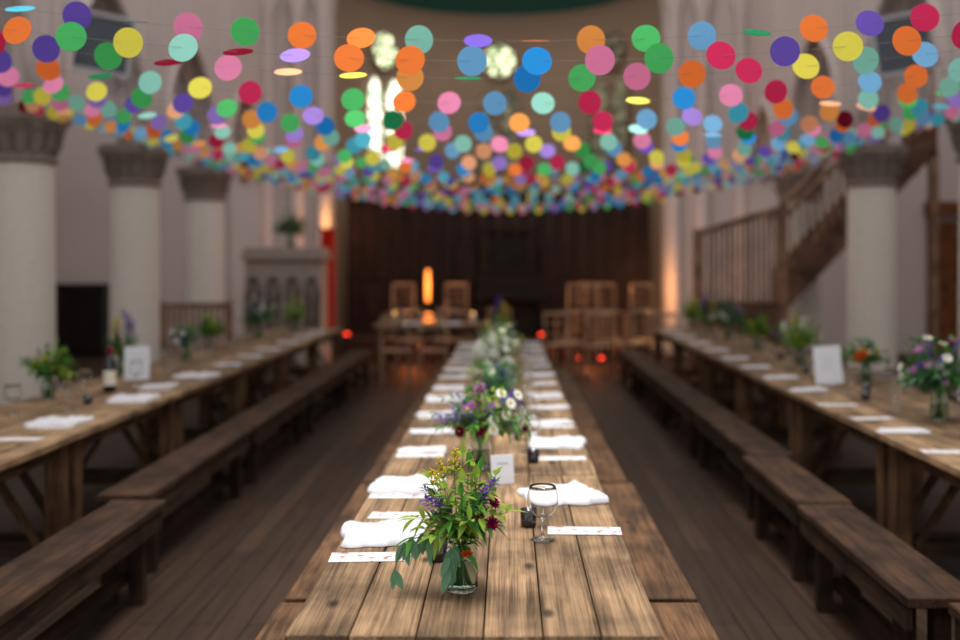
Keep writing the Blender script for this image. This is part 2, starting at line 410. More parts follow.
# apse windows
M['sgA']=emis('stained_glass_pale',(252,246,222),3.2,True,(150,172,140),6)
M['sgB']=emis('stained_glass_muted',(130,128,100),0.5,True,(60,62,50),8)
M['sgR']=emis('roundel_glass',(228,236,190),2.6,True,(110,130,90),9)
def apse_window(idx,tc,dt,gm,rm,z0=3.55,z1=5.3,zr=5.85,rr=0.33,label='',lw=0.02):
    mb=MB()
    def patch(pts2,r):
        b=len(mb.v)
        for (t,z) in pts2: mb.v.append(apse_pt(t,z,r))
        mb.face([b+i for i in range(len(pts2))])
    gap=math.radians(1.2)
    for s in (-1,1):
        ta=tc+s*gap; tb=tc+s*(gap+dt); t0,t1=min(ta,tb),max(ta,tb)
        def outline(g):
            w=t1-t0; pts=[(t0-g/AR,z0-g),(t1+g/AR,z0-g),(t1+g/AR,z1-0.35)]
            for q in range(1,8):
                f=q/8; pts.append((t1+g/AR-(w+2*g/AR)*f,z1-0.35+(0.35+g)*math.sin(math.pi*f)**0.7))
            pts.append((t0-g/AR,z1-0.35)); return pts
        mb.mat(gm); patch(outline(0),AR-0.07)
        mb.mat(M['apse']); mb.smooth=True
        o=outline(0.02); mb.tube([apse_pt(t,z,AR-0.08) for t,z in o+[o[0]]],0.035,6)
        mb.mat(M['carvedD'])
        for q in range(1,5):
            z=z0+(z1-0.35-z0)*q/5; mb.tube([apse_pt(t0,z,AR-0.085),apse_pt(t1,z,AR-0.085)],lw,5)
        mb.smooth=False
    ring=[(tc+rr/AR*math.cos(2*math.pi*q/24),zr+rr*math.sin(2*math.pi*q/24)) for q in range(24)]
    mb.mat(rm); patch(ring,AR-0.08)
    mb.mat(M['apse']); mb.smooth=True; mb.tube([apse_pt(t,z,AR-0.085) for t,z in ring+[ring[0]]],0.045,6)
    mb.mat(M['carvedD'])
    for q in range(6):
        a=2*math.pi*q/6; cx,cz=tc+rr*0.62/AR*math.cos(a),zr+rr*0.62*math.sin(a)
        lob=[(cx+rr*0.32/AR*math.cos(2*math.pi*w/12),cz+rr*0.32*math.sin(2*math.pi*w/12)) for w in range(13)]
        mb.tube([apse_pt(t,z,AR-0.09) for t,z in lob],0.03,5)
    struct(mb.obj('window_%d'%idx),label,'window')
apse_window(1,math.radians(-52),math.radians(8.5),M['sgA'],M['sgR'],rr=0.40,label='bright pale stained glass twin lancets under a roundel',lw=0.03)
apse_window(2,0,math.radians(6.5),M['sgB'],M['sgR'],rr=0.38,label='dim stained glass twin lancets under a bright roundel')
apse_window(3,math.radians(50),math.radians(8.5),M['sgB'],M['sgB'],rr=0.38,label='dim stained glass twin lancets under a roundel')
# ------------------------------------------------------------ columns
mb=MB().mat(M['stone']); mb.smooth=True
mb.lathe([(0.30,0.30),(0.295,1.2),(0.29,2.0),(0.285,2.56)],40); shaft=mb.mesh('shaft')
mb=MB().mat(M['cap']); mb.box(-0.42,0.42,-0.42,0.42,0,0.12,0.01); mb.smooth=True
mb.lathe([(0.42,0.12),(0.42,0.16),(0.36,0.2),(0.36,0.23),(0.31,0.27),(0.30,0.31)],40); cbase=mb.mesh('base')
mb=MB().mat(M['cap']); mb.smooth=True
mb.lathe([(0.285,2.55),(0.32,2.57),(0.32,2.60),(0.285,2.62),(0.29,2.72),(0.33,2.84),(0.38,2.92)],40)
for i in range(16):
    a=2*math.pi*i/16
    d=Vector((math.cos(a),math.sin(a),0))
    mb.leaf(Vector((0,0,2.63))+d*0.295,d*0.32+Vector((0,0,1)),0.27,0.11,-0.0,4,up=d)
    mb.blob(Vector((0,0,2.88))+d*0.365,0.03)
capm=mb.mesh('capital')
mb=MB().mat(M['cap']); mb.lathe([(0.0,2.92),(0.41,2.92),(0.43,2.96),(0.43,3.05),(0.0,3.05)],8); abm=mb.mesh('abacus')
for X,cs in ((-4.6,cols_l),(4.5,cols_r)):
    for y in cs:
        e=empty('stone_column',(X,y,0))
        for nme,me in (('base',cbase),('shaft',shaft),('capital',capm),('abacus',abm)): put(nme,me,e,rot=(0,0,math.pi/8 if nme=='abacus' else 0))
        tag(e,'round pale stone column with carved leafy capital supporting the arcade','column','stone arcade columns')
# ------------------------------------------------------------ table unit
TL=1.75; TW=0.9
def table_top(L,seed):
    random.seed(seed)
    mb=MB().mat(M['table']); n=6; x=-TW/2
    ws=[U(0.9,1.12) for _ in range(n)]; s=sum(ws); ws=[w/s*TW for w in ws]
    for w in ws:
        mb.curpv=R(); dy=U(-0.006,0.006); dz=U(-0.002,0.0)
        mb.box(x+0.002,x+w-0.002,-L/2+0.006+dy,L/2-0.006+dy,0.715+dz,0.75+dz,0.003); x+=w
    return mb.mesh('tabletop')
legm=MB().mat(M['leg']).box(-0.045,0.045,-0.045,0.045,0,0.712,0.004).mesh('leg')
def mk(m,pv,*a):
    mb=MB().mat(m); mb.curpv=pv; return mb.box(*a)
endrail=mk(M['rail'],0.4,-0.32,0.32,-0.02,0.02,0.62,0.712).mesh('end_rail')
lowrail=mk(M['rail'],0.4,-0.32,0.32,-0.02,0.02,0.14,0.21).mesh('stretcher')
braces=[]
for sx in (-1,1):
    p0=Vector((sx*0.30,0,0.2)); p1=Vector((sx*0.03,0,0.62)); d=p1-p0
    mb=MB().mat(M['leg']); mb.curpv=0.4
    mb.box(-0.03,0.03,-0.012,0.012,-d.length/2,d.length/2,0,Matrix.Translation((p0+p1)/2)@d.to_track_quat('Z','Y').to_matrix().to_4x4()); braces.append(mb.mesh('brace'))
TC={}
def table(loc,rz,seed,label,group,L=TL):
    key=(seed%4,L)
    if key not in TC: TC[key]=(table_top(L,seed%4+11),mk(M['benchc'],0.6,-0.014,0.014,-L/2+0.15,L/2-0.15,0.63,0.712).mesh('apron'))
    top,ap=TC[key]
    e=empty('trestle_table',loc,(0,0,rz))
    put('tabletop',top,e)
    for s in (-1,1):
        put('apron',ap,e,(s*0.35,0,0)); put('end_rail',endrail,e,(0,s*(L/2-0.09),0)); put('stretcher',lowrail,e,(0,s*(L/2-0.09),0))
        for b in braces: put('brace',b,e,(0,s*(L/2-0.13),0))
        for s2 in (-1,1): put('leg',legm,e,(s*0.37,s2*(L/2-0.09),0))
    tag(e,label,'table',group); return e
lab='rustic plank-topped wooden trestle table in a long dining row'
LC=1.9
for i in range(5): table((-0.08,2.51+LC/2+i*LC,0),0,i+1,lab,'row of tables laid down the centre aisle',LC)
for i in range(6): table((-2.66,3.75+TL/2+i*TL,0),0,i+2,lab,'row of tables beside the aisle columns')
for i in range(6): table((2.36,3.75+TL/2+i*TL,0),0,i+3,lab,'row of tables below the staircase')
table((-1.9+TL/2,15.35,0),math.pi/2,0,'wooden head table set across the hall before the stage','head tables')
# ------------------------------------------------------------ benches
def bench_meshes(L,seed,mt):
    random.seed(seed)
    mb=MB().mat(mt); mb.curpv=U(0.4,0.8); mb.box(-0.135,0.135,-L/2,L/2,0.41,0.45,0.005); seat=mb.mesh('seat')
    return seat, mk(mt,0.35,-0.012,0.012,-L/2+0.04,L/2-0.04,0.32,0.409).mesh('side_rail'), mk(mt,0.35,-0.02,0.02,-L/2+0.22,L/2-0.22,0.10,0.16).mesh('floor_rail')
blegm=MB().mat(M['benchleg']).box(-0.035,0.035,-0.03,0.03,0,0.408,0.003).mesh('leg')
BC={}
def bench(x,y0,y1,label='wooden plank bench, shade put into its dark brown, tucked beside the long tables',group='wooden benches',mt=None):
    mt=mt or M['bench']; L=round(y1-y0,2); key=(L,mt.name)
    if key not in BC: BC[key]=bench_meshes(L,int(L*100),mt)
    seat,sr,fr=BC[key]
    e=empty('wooden_bench',(x,(y0+y1)/2,0)); put('seat',seat,e); put('floor_rail',fr,e)
    for s in (-1,1): put('side_rail',sr,e,(s*0.115,0,0))
    for sy in (-1,1):
        for sx in (-1,1): put('leg',blegm,e,(sx*0.065,sy*(L/2-0.22),0))
    tag(e,label,'bench',group)
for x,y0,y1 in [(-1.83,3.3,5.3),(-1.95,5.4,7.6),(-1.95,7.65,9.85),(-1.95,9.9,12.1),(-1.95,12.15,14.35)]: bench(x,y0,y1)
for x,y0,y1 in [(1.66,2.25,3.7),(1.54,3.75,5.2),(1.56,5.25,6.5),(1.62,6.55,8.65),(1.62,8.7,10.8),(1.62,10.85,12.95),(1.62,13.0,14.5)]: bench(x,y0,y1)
lb='wooden plank bench, light put into its mid-brown, pushed close to the tables'
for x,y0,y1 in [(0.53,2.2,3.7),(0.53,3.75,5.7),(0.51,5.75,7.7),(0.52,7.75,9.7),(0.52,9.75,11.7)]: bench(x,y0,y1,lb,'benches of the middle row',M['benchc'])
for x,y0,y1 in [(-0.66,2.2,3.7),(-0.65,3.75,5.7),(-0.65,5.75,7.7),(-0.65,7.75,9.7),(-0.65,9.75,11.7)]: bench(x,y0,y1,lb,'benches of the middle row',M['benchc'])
# ------------------------------------------------------------ napkins, cards, glasses
def napkin_mesh(seed,Lx=0.23,Ly=0.15,H=0.009):
    random.seed(seed); nx,ny=48,40; mb=MB().mat(M['napkin']); mb.smooth=True
    sk=U(-0.15,0.15); fx=U(-0.3,0.3)
    for layer in (0,1):
        for j in range(ny+1):
            for i in range(nx+1):
                u=-1+2*i/nx; v=-1+2*j/ny
                q=noise.noise(Vector((u*1.3,v*1.3,seed)))*0.18
                ru=1-0.05*abs(v)**8; rv=1-0.08*abs(u)**8
                x=u*Lx/2*ru*(1+q)+v*sk*0.06; y=v*Ly/2*rv*(1+noise.noise(Vector((u*1.9,v,seed+9)))*0.26)
                if layer==0: z=0.0
                else:
                    e=(max(0,1-abs(u)**24)*max(0,1-abs(v)**24))**0.5
                    h=0.3+0.4/(1+math.exp(-(u-fx)*60-v*5))+0.35/(1+math.exp((v-0.25+u*0.1)*50))
                    w=abs(noise.noise(Vector((u*3.4+v*1.0,v*2.6,seed+2))))*0.9+abs(noise.noise(Vector((u*7,v*5,seed))))*0.6
                    z=max(0.001,H*e*(h+w))
                mb.v.append((x,y,z))
    o=(nx+1)*(ny+1)
    for j in range(ny):
        for i in range(nx):
            a=j*(nx+1)+i; mb.face([a,a+nx+1,a+nx+2,a+1]); mb.face([o+a,o+a+1,o+a+nx+2,o+a+nx+1])
    for i in range(nx):
        mb.face([i,i+1,o+i+1,o+i]); a=ny*(nx+1)+i; mb.face([a+1,a,o+a,o+a+1])
    for j in range(ny):
        a=j*(nx+1); mb.face([a+nx+1,a,o+a,o+a+nx+1]); a+=nx; mb.face([a,a+nx+1,o+a+nx+1,o+a])
    return mb.mesh('folded_napkin')
NAP=[napkin_mesh(i) for i in range(4)]
BAG=napkin_mesh(11,0.27,0.30,0.014)
BAG2=napkin_mesh(14,0.28,0.30,0.016)
MENU=MB().mat(M['card']).box(-0.12,0.12,-0.05,0.05,0,0.0012).mesh('menu_card')
TZ=0.7502
def napkin(x,y,rz,me,z=TZ,label='folded white muslin napkin laid at a table place',group='napkins'):
    o=put('folded_napkin',me,None,(x,y,z),(0,0,rz)); tag(o,label,'napkin',group)
def menu(x,y,rz,sc=1.0):
    o=put('menu_card',MENU,None,(x,y,TZ),(0,0,rz)); o.scale=(sc,sc,1); tag(o,'flat white printed menu card lying on the table','card','menu cards')
random.seed(5)
# centre, left side
menu(-0.41,3.18,0.05); menu(-0.36,3.70,-0.06)
napkin(-0.40,3.44,0.12,BAG,TZ+0.0014,'loosely folded white muslin napkin over menu cards')
menu(-0.40,4.02,0.0); napkin(-0.39,4.19,-0.08,BAG2,TZ+0.0014,'loosely folded white muslin napkin over a menu card')
menu(0.25,3.49,-0.04); napkin(0.20,4.0,0.25,BAG2,TZ+0.0014,'crumpled white muslin napkin with loose corner')
menu(0.23,4.78,0.03); napkin(0.235,5.17,-0.06,BAG,TZ,'loosely folded white muslin napkin')
ys=[4.95,5.5,6.15,6.8,7.45,8.1,8.75,9.4,10.05,10.7,11.35]
for i,y in enumerate(ys):
    if i%2==0: menu(-0.40,y-0.1,U(-.1,.1),0.9)
    napkin(-0.40+U(-.01,.01),y+0.02,U(-.15,.15),NAP[i%4] if i not in (3,) else BAG,TZ+0.0014)
ys=[5.8,6.4,7.0,7.65,8.3,8.95,9.6,10.25,10.9,11.5]
for i,y in enumerate(ys):
    if i%2==0: menu(0.24,y-0.1,U(-.1,.1),0.9)
    napkin(0.24+U(-.01,.01),y+0.03,U(-.15,.15),NAP[(i+1)%4],TZ+0.0014)
for i,(x,y) in enumerate([(-2.46,5.83),(-2.41,6.85),(-2.47,7.55),(-2.40,8.2),(-2.39,9.1),(-2.4,9.9),(-2.4,10.7),(-2.4,11.6),(-2.4,12.5),(-2.4,13.4)]):
    if i<3: menu(x+0.02,y-0.14,U(-.15,.15))
    napkin(x,y+0.02,U(-.2,.2),BAG if i in (0,1,3) else NAP[i%4],TZ+0.0014)
menu(-2.42,4.75,0.1); menu(-2.44,5.3,0.0)
for i,(x,y) in enumerate([(2.04,4.94),(2.03,5.52),(2.05,6.0),(2.03,6.57),(2.04,7.3),(2.05,8.1),(2.05,8.9),(2.05,9.7),(2.05,10.6),(2.05,11.5),(2.05,12.5),(2.05,13.4)]):
    menu(x,y,U(-.15,.15))
    if i not in (0,2,3): napkin(x+0.03,y+0.02,U(-.2,.2),NAP[i%4],TZ+0.0014)
# wine glass
def wineglass():
    mb=MB().mat(M['glass']); mb.smooth=True
    prof=[(0.0,0.0),(0.036,0.0),(0.037,0.002),(0.02,0.006),(0.005,0.010),(0.0038,0.03),(0.0038,0.062),(0.008,0.068),(0.028,0.078),(0.044,0.097),(0.050,0.118),(0.049,0.140),(0.044,0.160),(0.040,0.171),
          (0.0392,0.171),(0.0431,0.160),(0.0482,0.140),(0.0492,0.118),(0.0432,0.098),(0.0275,0.080),(0.006,0.071),(0.0,0.070)]
    mb.lathe(prof,32); return mb.mesh('wine_glass')
WG=wineglass()
def wg(x,y,z=0.7505,label='clear stemmed wine glass standing on the table',group='wine glasses'):
    o=put('wine_glass',WG,None,(x,y,z)); tag(o,label,'wine glass',group)
wg(0.11,3.38,label='empty clear stemmed wine glass beside a dark candle cup')
for x,y in [(0.10,4.95),(0.05,5.3),(0.10,5.55),(0.10,6.3),(-0.27,5.85),(0.11,6.7),(0.12,7.35),(0.10,7.7),(-0.27,7.8),(0.12,8.6),(0.12,9.3),(-0.27,10.3)]: wg(x,y)
for x,y in [(-2.85,6.14),(-2.78,7.0),(-2.90,5.75),(-2.65,7.6),(-2.62,6.35),(-2.66,8.45),(-2.8,8.8),(-2.65,9.3),(-2.8,10.1),(-2.65,10.3),(-2.75,11.3),(-2.85,11.7),(-2.65,12.0),(-2.65,12.7),(-2.8,13.1)]: wg(x,y)
for x,y in [(2.42,6.6),(2.28,6.3),(2.60,5.3),(2.30,5.35),(2.42,5.1),(2.7,6.4),(2.30,7.15),(2.55,7.1),(2.33,8.2),(2.48,8.35),(2.30,8.7),(2.6,8.5),(2.3,9.4),(2.36,9.85),(2.3,10.3),(2.3,10.9),(2.5,11.4),(2.3,11.8),(2.3,12.7),(2.25,13.3)]: wg(x,y)
# candle cups
mb=MB().mat(M['cup']); mb.smooth=True
mb.lathe([(0,0),(0.024,0),(0.026,0.004),(0.027,0.058),(0.025,0.058),(0.024,0.01),(0,0.01)],24); CUP=mb.mesh('glass_cup')
mb=MB().mat(M['wax']); mb.smooth=True; mb.lathe([(0,0.0105),(0.022,0.0105),(0.022,0.03),(0,0.031)],16); WAX=mb.mesh('wax')
def cup(x,y,z=0.7505,lab='small dark glass tealight cup on the table'):
    e=empty('tealight_holder',(x,y,z)); put('glass_cup',CUP,e); put('wax',WAX,e); tag(e,lab,'candle holder','tealight cups')
for x,y in [(0.068,3.55),(-0.205,3.15),(0.11,4.68),(0.08,6.5),(-2.72,5.6),(-2.6,6.6),(2.45,5.5),(2.28,6.8),(2.42,7.2),(2.36,8.45),(2.45,9.6)]: cup(x,y)
# wine bottle
e=empty('wine_bottle',(-2.69,7.2,0.7505))
mb=MB().mat(M['bottle']); mb.smooth=True
mb.lathe([(0,0),(0.039,0),(0.041,0.004),(0.041,0.19),(0.037,0.215),(0.019,0.24),(0.0155,0.26),(0.0155,0.308),(0,0.308)],24); mb.obj('bottle_body',e)
mb=MB().mat(M['label']); mb.smooth=True; mb.lathe([(0.042,0.05),(0.042,0.15)],24); mb.obj('label',e)['label']='cream paper bottle label'
mb=MB().mat(M['burg']); mb.smooth=True; mb.lathe([(0.0162,0.255),(0.0165,0.31),(0,0.31)],16); mb.obj('foil_cap',e)
tag(e,'dark green wine bottle with cream label on the table','bottle')
# table number cards
def number_card(x,y,w,h,rz,tilt=0.0,label='',rows=4):
    e=empty('table_card',(x,y,0.7505),(0,0,rz))
    MB().mat(M['white']).box(-w/2,w/2,-0.003,0.003,0.0,h,0.001).obj('card_panel',e,rot=(-0.12,tilt,0),loc=(0,0,abs(math.sin(tilt))*w/2))
    mb=MB().mat(M['ink'])
    random.seed(3)
    for i in range(rows):
        z=h*(0.7-0.14*i); xx=-w*0.22
        while xx<w*0.2:
            l=U(0.006,0.016); mb.box(xx,min(xx+l,w*0.25),-0.0042,-0.0032,z,z+0.003); xx+=l+0.006
    mb.obj('printed_lettering',e,rot=(-0.12,tilt,0),loc=(0,0,abs(math.sin(tilt))*w/2))
    MB().mat(M['white']).box(-w*0.2,w*0.2,0.0,0.06,0,0.004).obj('card_foot',e)
    tag(e,label,'card','table cards')
number_card(-0.02,4.22,0.095,0.115,0.35,0,'small upright white card among flowers',1)
number_card(-2.77,7.96,0.18,0.25,0.25,0,'upright white table card near the wine bottle',2)
number_card(2.30,7.63,0.19,0.27,-0.2,-0.08,'upright white table card with small dark lettering',3)
# ------------------------------------------------------------ flowers
def bez(p0,p1,p2,n=8):
    return [p0*(1-t)**2+p1*2*t*(1-t)+p2*t*t for t in [i/n for i in range(n+1)]]
def flower_geo(mb,kind,p,d,s=1.0):
    p=Vector(p); d=Vector(d).normalized()
    if kind in('goldenrod','whitespray'):
        mb.mat(M['yellow'] if kind=='goldenrod' else M['wpetal'])
        for _ in range(60):
            t=R(); q=p-d*0.07*t*s+Vector((U(-1,1),U(-1,1),U(-.6,.6)))*0.024*s*(0.25+t*0.9)
            mb.blob(q,U(0.0025,0.0048)*s,1,5,3)
    elif kind=='salvia':
        mb.mat(M['purple'])
        for i in range(40):
            t=i/40; a=i*2.4
            u=d.orthogonal().normalized(); w=d.cross(u)
            q=p-d*0.085*t*s+(u*math.cos(a)+w*math.sin(a))*(0.003+0.008*t)*s
            mb.leaf(q,(u*math.cos(a)+w*math.sin(a))+d*0.6,0.014*s,0.009*s,0,2)
    elif kind in('daisy','mum'):
        u=d.orthogonal().normalized(); w=d.cross(u)
        mb.mat(M['wpetal'] if kind=='daisy' else M['pinkp']); k=12
        for i in range(k):
            a=2*math.pi*i/k; r=u*math.cos(a)+w*math.sin(a)
            mb.leaf(p+r*0.004*s,r+d*0.2,0.017*s,0.010*s,0.1,3,up=d)
        mb.mat(M['ycentre']); mb.blob(p+d*0.002,0.006*s,0.7)
    elif kind in('scabiosa','rose','orange'):
        u=d.orthogonal().normalized(); w=d.cross(u)
        mb.mat(M['burg'] if kind=='scabiosa' else (M['pinkp'] if kind=='rose' else M['orangep']))
        for ring,(nn,el,L) in enumerate(((10,0.1,0.022),(9,0.6,0.019),(7,1.4,0.015),(5,3.0,0.012))):
            for i in range(nn):
                a=2*math.pi*i/nn+ring*0.4; r=u*math.cos(a)+w*math.sin(a)
                mb.leaf(p+r*0.002,r+d*el,L*s,0.013*s,0.0,3,up=d)
FN={'goldenrod':'goldenrod_plume','whitespray':'white_blossom_spray','salvia':'purple_salvia_spike','daisy':'white_daisy','mum':'mauve_daisy','scabiosa':'burgundy_scabiosa','rose':'mauve_rose','orange':'orange_bloom'}
def arrangement(name,loc,seed,tips,nfill,spread,height,leafmats,jar=(0.043,0.135),individual=True,label='',group=None,extra=None,leafL=(0.035,0.06),leafW=(0.012,0.022),pf=0.5,lk=0.85):
    random.seed(seed); jr,jh=jar
    e=empty(name,loc)
    mb=MB().mat(M['jar']); mb.smooth=True
    prof=[(0,0.0),(jr*0.9,0.0),(jr,0.006),(jr,jh*0.72),(jr*0.96,jh*0.82),(jr*0.84,jh*0.88),(jr*0.84,jh*0.92),(jr*0.9,jh*0.93),(jr*0.9,jh*0.96),(jr*0.86,jh),(jr*0.82,jh),(jr*0.80,jh*0.88),(jr*0.9,jh*0.80),(jr*0.94,jh*0.7),(jr*0.94,0.012),(jr*0.8,0.008),(0,0.008)]
    mb.lathe(prof,32); mb.obj('glass_jar',e)
    mb=MB().mat(M['water']); mb.smooth=True
    mb.lathe([(0,0.0085),(jr*0.78,0.0085),(jr*0.925,0.0135),(jr*0.925,jh*0.55),(0,jh*0.55)],28); mb.obj('water',e)
    fol=MB(); fol.smooth=True; blooms=MB(); blooms.smooth=True; flist=[]
    stems=[]
    for t in tips: stems.append((Vector(t[0]),t[1],t[2] if len(t)>2 else 1.0))
    kinds=extra or []
    for i in range(nfill):
        a=U(0,2*math.pi); el=math.acos(U(0.05,1)); rr=U(0.55,1.0)
        tip=Vector((math.sin(el)*math.cos(a)*spread*rr,math.sin(el)*math.sin(a)*spread*rr*0.8,jh+0.02+(height-jh)*math.cos(el)*rr))
        stems.append((tip,(random.choice(kinds) if kinds and R()<pf else None),U(0.8,1.2)))
    for tip,kind,s in stems:
        a=math.atan2(tip.y,tip.x)
        base=Vector((-math.cos(a)*jr*0.4+U(-.005,.005),-math.sin(a)*jr*0.4,0.016))
        mouth=Vector((math.cos(a)*jr*0.35,math.sin(a)*jr*0.35,jh*0.98))
        hm=mouth+(mouth-base).normalized()*max(0.02,(tip-mouth).length*0.5)
        if tip.z<jh: hm=mouth+Vector((tip.x*0.45,tip.y*0.45,0.06))
        fol.mat(M['stem']); fol.tube([base,mouth*0.5+base*0.5,mouth],0.0018,5)
        up=bez(mouth,hm,tip,8); fol.tube(up,0.0017,5,0.0009)
        lm=random.choice(leafmats); fol.mat(lm)
        ll=U(*leafL)*1.0; 
        for k in range(1,9):
            if kind in('salvia','goldenrod','whitespray') and k>6: continue
            p=up[k]; dd=(up[k]-up[k-1]).normalized()
            for sgn in (0,1):
                aa=k*1.3+sgn*math.pi+U(-.5,.5); o=dd.orthogonal().normalized(); w=dd.cross(o)
                r=o*math.cos(aa)+w*math.sin(aa)
                if R()<lk: fol.leaf(p,r+dd*U(0.4,1.0),ll*U(0.7,1.15),U(*leafW),U(0.1,0.4),5)
        if kind is None:
            fol.leaf(tip,(up[8]-up[7]),ll,U(*leafW),0.2,5)
        else:
            d=(up[8]-up[7]).normalized()
            d=(d+Vector((0,-0.5,0.2))).normalized() if kind in('daisy','mum','scabiosa','rose','orange') else d
            if individual:
                fb=MB(); fb.smooth=True; flower_geo(fb,kind,tip,d,s); flist.append((FN[kind],fb))
            else: flower_geo(blooms,kind,tip,d,s*1.25)
    fol.obj('foliage',e)
    for n,fb in flist: fb.obj(n,e)
    if not individual and blooms.v: blooms.obj('blossoms',e)
    tag(e,label,'flower arrangement',group); return e
tipsA=[((-.06,-.02,.355),'goldenrod',.9),((-.085,.02,.32),'goldenrod',.85),((-.02,.03,.375),'goldenrod',.8),((.03,.0,.33),None),
 ((-.10,-.03,.25),'salvia',1.1),((.06,-.02,.275),'salvia',1.0),((.09,.02,.29),'salvia',1.0),((-.11,.03,.27),'salvia',.8),
 ((.08,-.05,.19),'scabiosa',.9),((.085,-.03,.24),'scabiosa',.8),((.05,-.06,.21),'scabiosa',.6),((.12,-.01,.21),None),((.05,.0,.32),None),((-.12,-.02,.20),None),
 ((.015,-.055,.115),'orange',.8),((-.07,-.05,.16),None),((-.03,-.06,.20),None),((.03,-.07,.22),None),((-.09,.0,.30),None),((.09,.04,.30),None),((0,.05,.35),None),((-.13,-.03,.15),None),((-.04,-.05,.28),None),((.0,-.05,.26),None)]
e=arrangement('flower_jar',(-0.123,2.86,0.7505),21,tipsA,14,0.13,0.36,[M['leafA'],M['leafC'],M['leafC'],M['leafA'],M['leafC'],M['leafB']],label='glass jar of wild greenery, goldenrod, purple salvia and burgundy blooms',group=None,pf=0,leafL=(0.035,0.065),leafW=(0.012,0.022),lk=0.72)
# drooping eucalyptus leaves of the nearest jar
mb=MB().mat(M['stem']); mb.smooth=True
random.seed(8)
for pts in (([(-.02,-.01,.13),(-.09,-.03,.17),(-.15,-.05,.14),(-.175,-.06,.07)]),([(0,-.03,.13),(-.02,-.06,.15),(-.03,-.075,.11),(-.03,-.07,.08)])):
    P4=[Vector(p) for p in pts]; path=bez(P4[0],P4[1],P4[2],6)+[P4[3]]
    mb.mat(M['stem']); mb.tube(path,0.0018,5); mb.mat(M['leafE'])
    for k in range(3,len(path)):
        for s in (-1,1):
            d=Vector((s*0.25+U(-.2,.2),U(-.3,.3),-1)); mb.leaf(path[k],d,min(U(0.05,0.08),path[k].z-0.006),U(0.018,0.024),0.0,6,up=Vector((0,-1,0.2)))
mb.obj('drooping_leaves',e)['label']='grey-green eucalyptus leaves hanging over the jar'
arrangement('flower_jar',(-0.12,4.55,0.7505),5,[((-.10,-.05,.23),'salvia',1.4),((-.16,0,.20),'salvia',1.3),((-.05,-.06,.26),'mum',1.5),((.06,-.10,.22),'daisy',1.3),((.11,-.08,.24),'daisy',1.3),((.14,-.06,.18),'daisy',1.3),((-.02,-.05,.28),'mum',1.5),((0.0,-.08,.17),'scabiosa',1.3),((-.08,-.08,.17),'scabiosa',1.3),((.05,-.08,.27),'salvia',1.4),((.18,0,.24),'daisy',1.3),((.20,-.03,.18),'daisy',1.3),((.17,-.06,.20),'daisy',1.3),((.13,-.09,.29),'daisy',1.3),((.16,-.05,.32),'daisy',1.3),((.09,-.09,.33),'daisy',1.3),((-.12,-.03,.27),'salvia',1.4),((-.19,-.02,.22),'salvia',1.3),((.0,-.06,.34),'mum',1.4)],48,0.25,0.36,[M['leafA'],M['leafE'],M['leafA'],M['leafC']],extra=['daisy','salvia','mum','daisy','scabiosa'],label='glass jar of purple, burgundy and white daisy flowers with green leaves',pf=0.5,lk=0.7)
arrangement('flower_jar',(-0.09,7.0,0.7505),9,[],70,0.2,0.44,[M['leafA'],M['leafC'],M['leafE']],individual=False,extra=['whitespray','daisy','whitespray'],label='glass jar of frothy white flowers with pale leaves',pf=0.65,lk=0.5)
v1=arrangement('flower_jar',(-0.07,9.1,0.7505),13,[],50,0.18,0.36,[M['leafE'],M['leafA']],individual=False,extra=['salvia','mum','daisy'],label='glass jar of mixed purple and white flowers',group='jars of flowers',pf=0.45,lk=0.7)
v2=arrangement('flower_jar',(-2.93,6.8,0.7505),15,[],55,0.21,0.35,[M['leafA'],M['leafC'],M['leafB']],individual=False,extra=['goldenrod'],label='glass jar of bright green leafy sprigs',group='jars of flowers',pf=0.15)
v3=arrangement('flower_jar',(-3.0,8.3,0.7505),16,[((0,0,.50),'salvia',1.6),((.05,0,.47),'salvia',1.5),((-.04,0,.45),'goldenrod',1.4),((.08,.02,.42),'salvia',1.4)],34,0.17,0.38,[M['leafB'],M['leafA']],individual=False,extra=['salvia','goldenrod'],label='glass jar with tall purple spikes and greenery',group='jars of flowers',pf=0.25)
v4=arrangement('flower_jar',(2.40,5.94,0.7505),17,[],84,0.27,0.48,[M['leafE'],M['leafB'],M['leafA']],individual=False,extra=['mum','daisy','salvia'],label='large glass jar of loose dusky purple flowers and leaves',group='jars of flowers',jar=(0.05,0.16),pf=0.25)
v5=arrangement('flower_jar',(2.60,7.75,0.7505),18,[((-.06,-.1,.22),'orange',1.6),((-.09,-.08,.19),'orange',1.4)],48,0.21,0.32,[M['leafA'],M['leafB']],individual=False,extra=['goldenrod','daisy'],label='glass jar of greenery with orange blooms',group='jars of flowers',pf=0.15)
v6=arrangement('flower_jar',(2.49,9.1,0.7505),19,[],54,0.22,0.46,[M['leafC'],M['leafA']],individual=False,extra=['whitespray','goldenrod','daisy'],label='glass jar of tall white and yellow sprays',group='jars of flowers',pf=0.3)
random.seed(4)
for src,x,y in [(v2,-3.0,10.7),(v4,-2.9,12.4),(v6,-2.75,13.7),(v1,-2.85,9.45),(v1,-0.06,10.4),(v3,-0.08,11.5),(v6,-0.07,8.1),(v1,-0.08,5.95),
                (v2,2.5,10.7),(v4,2.52,12.2),(v3,2.5,13.3),(v6,2.4,14.0),(v1,2.62,9.95)]:
    copy_thing(src,(x,y,0.7505),U(0,6))
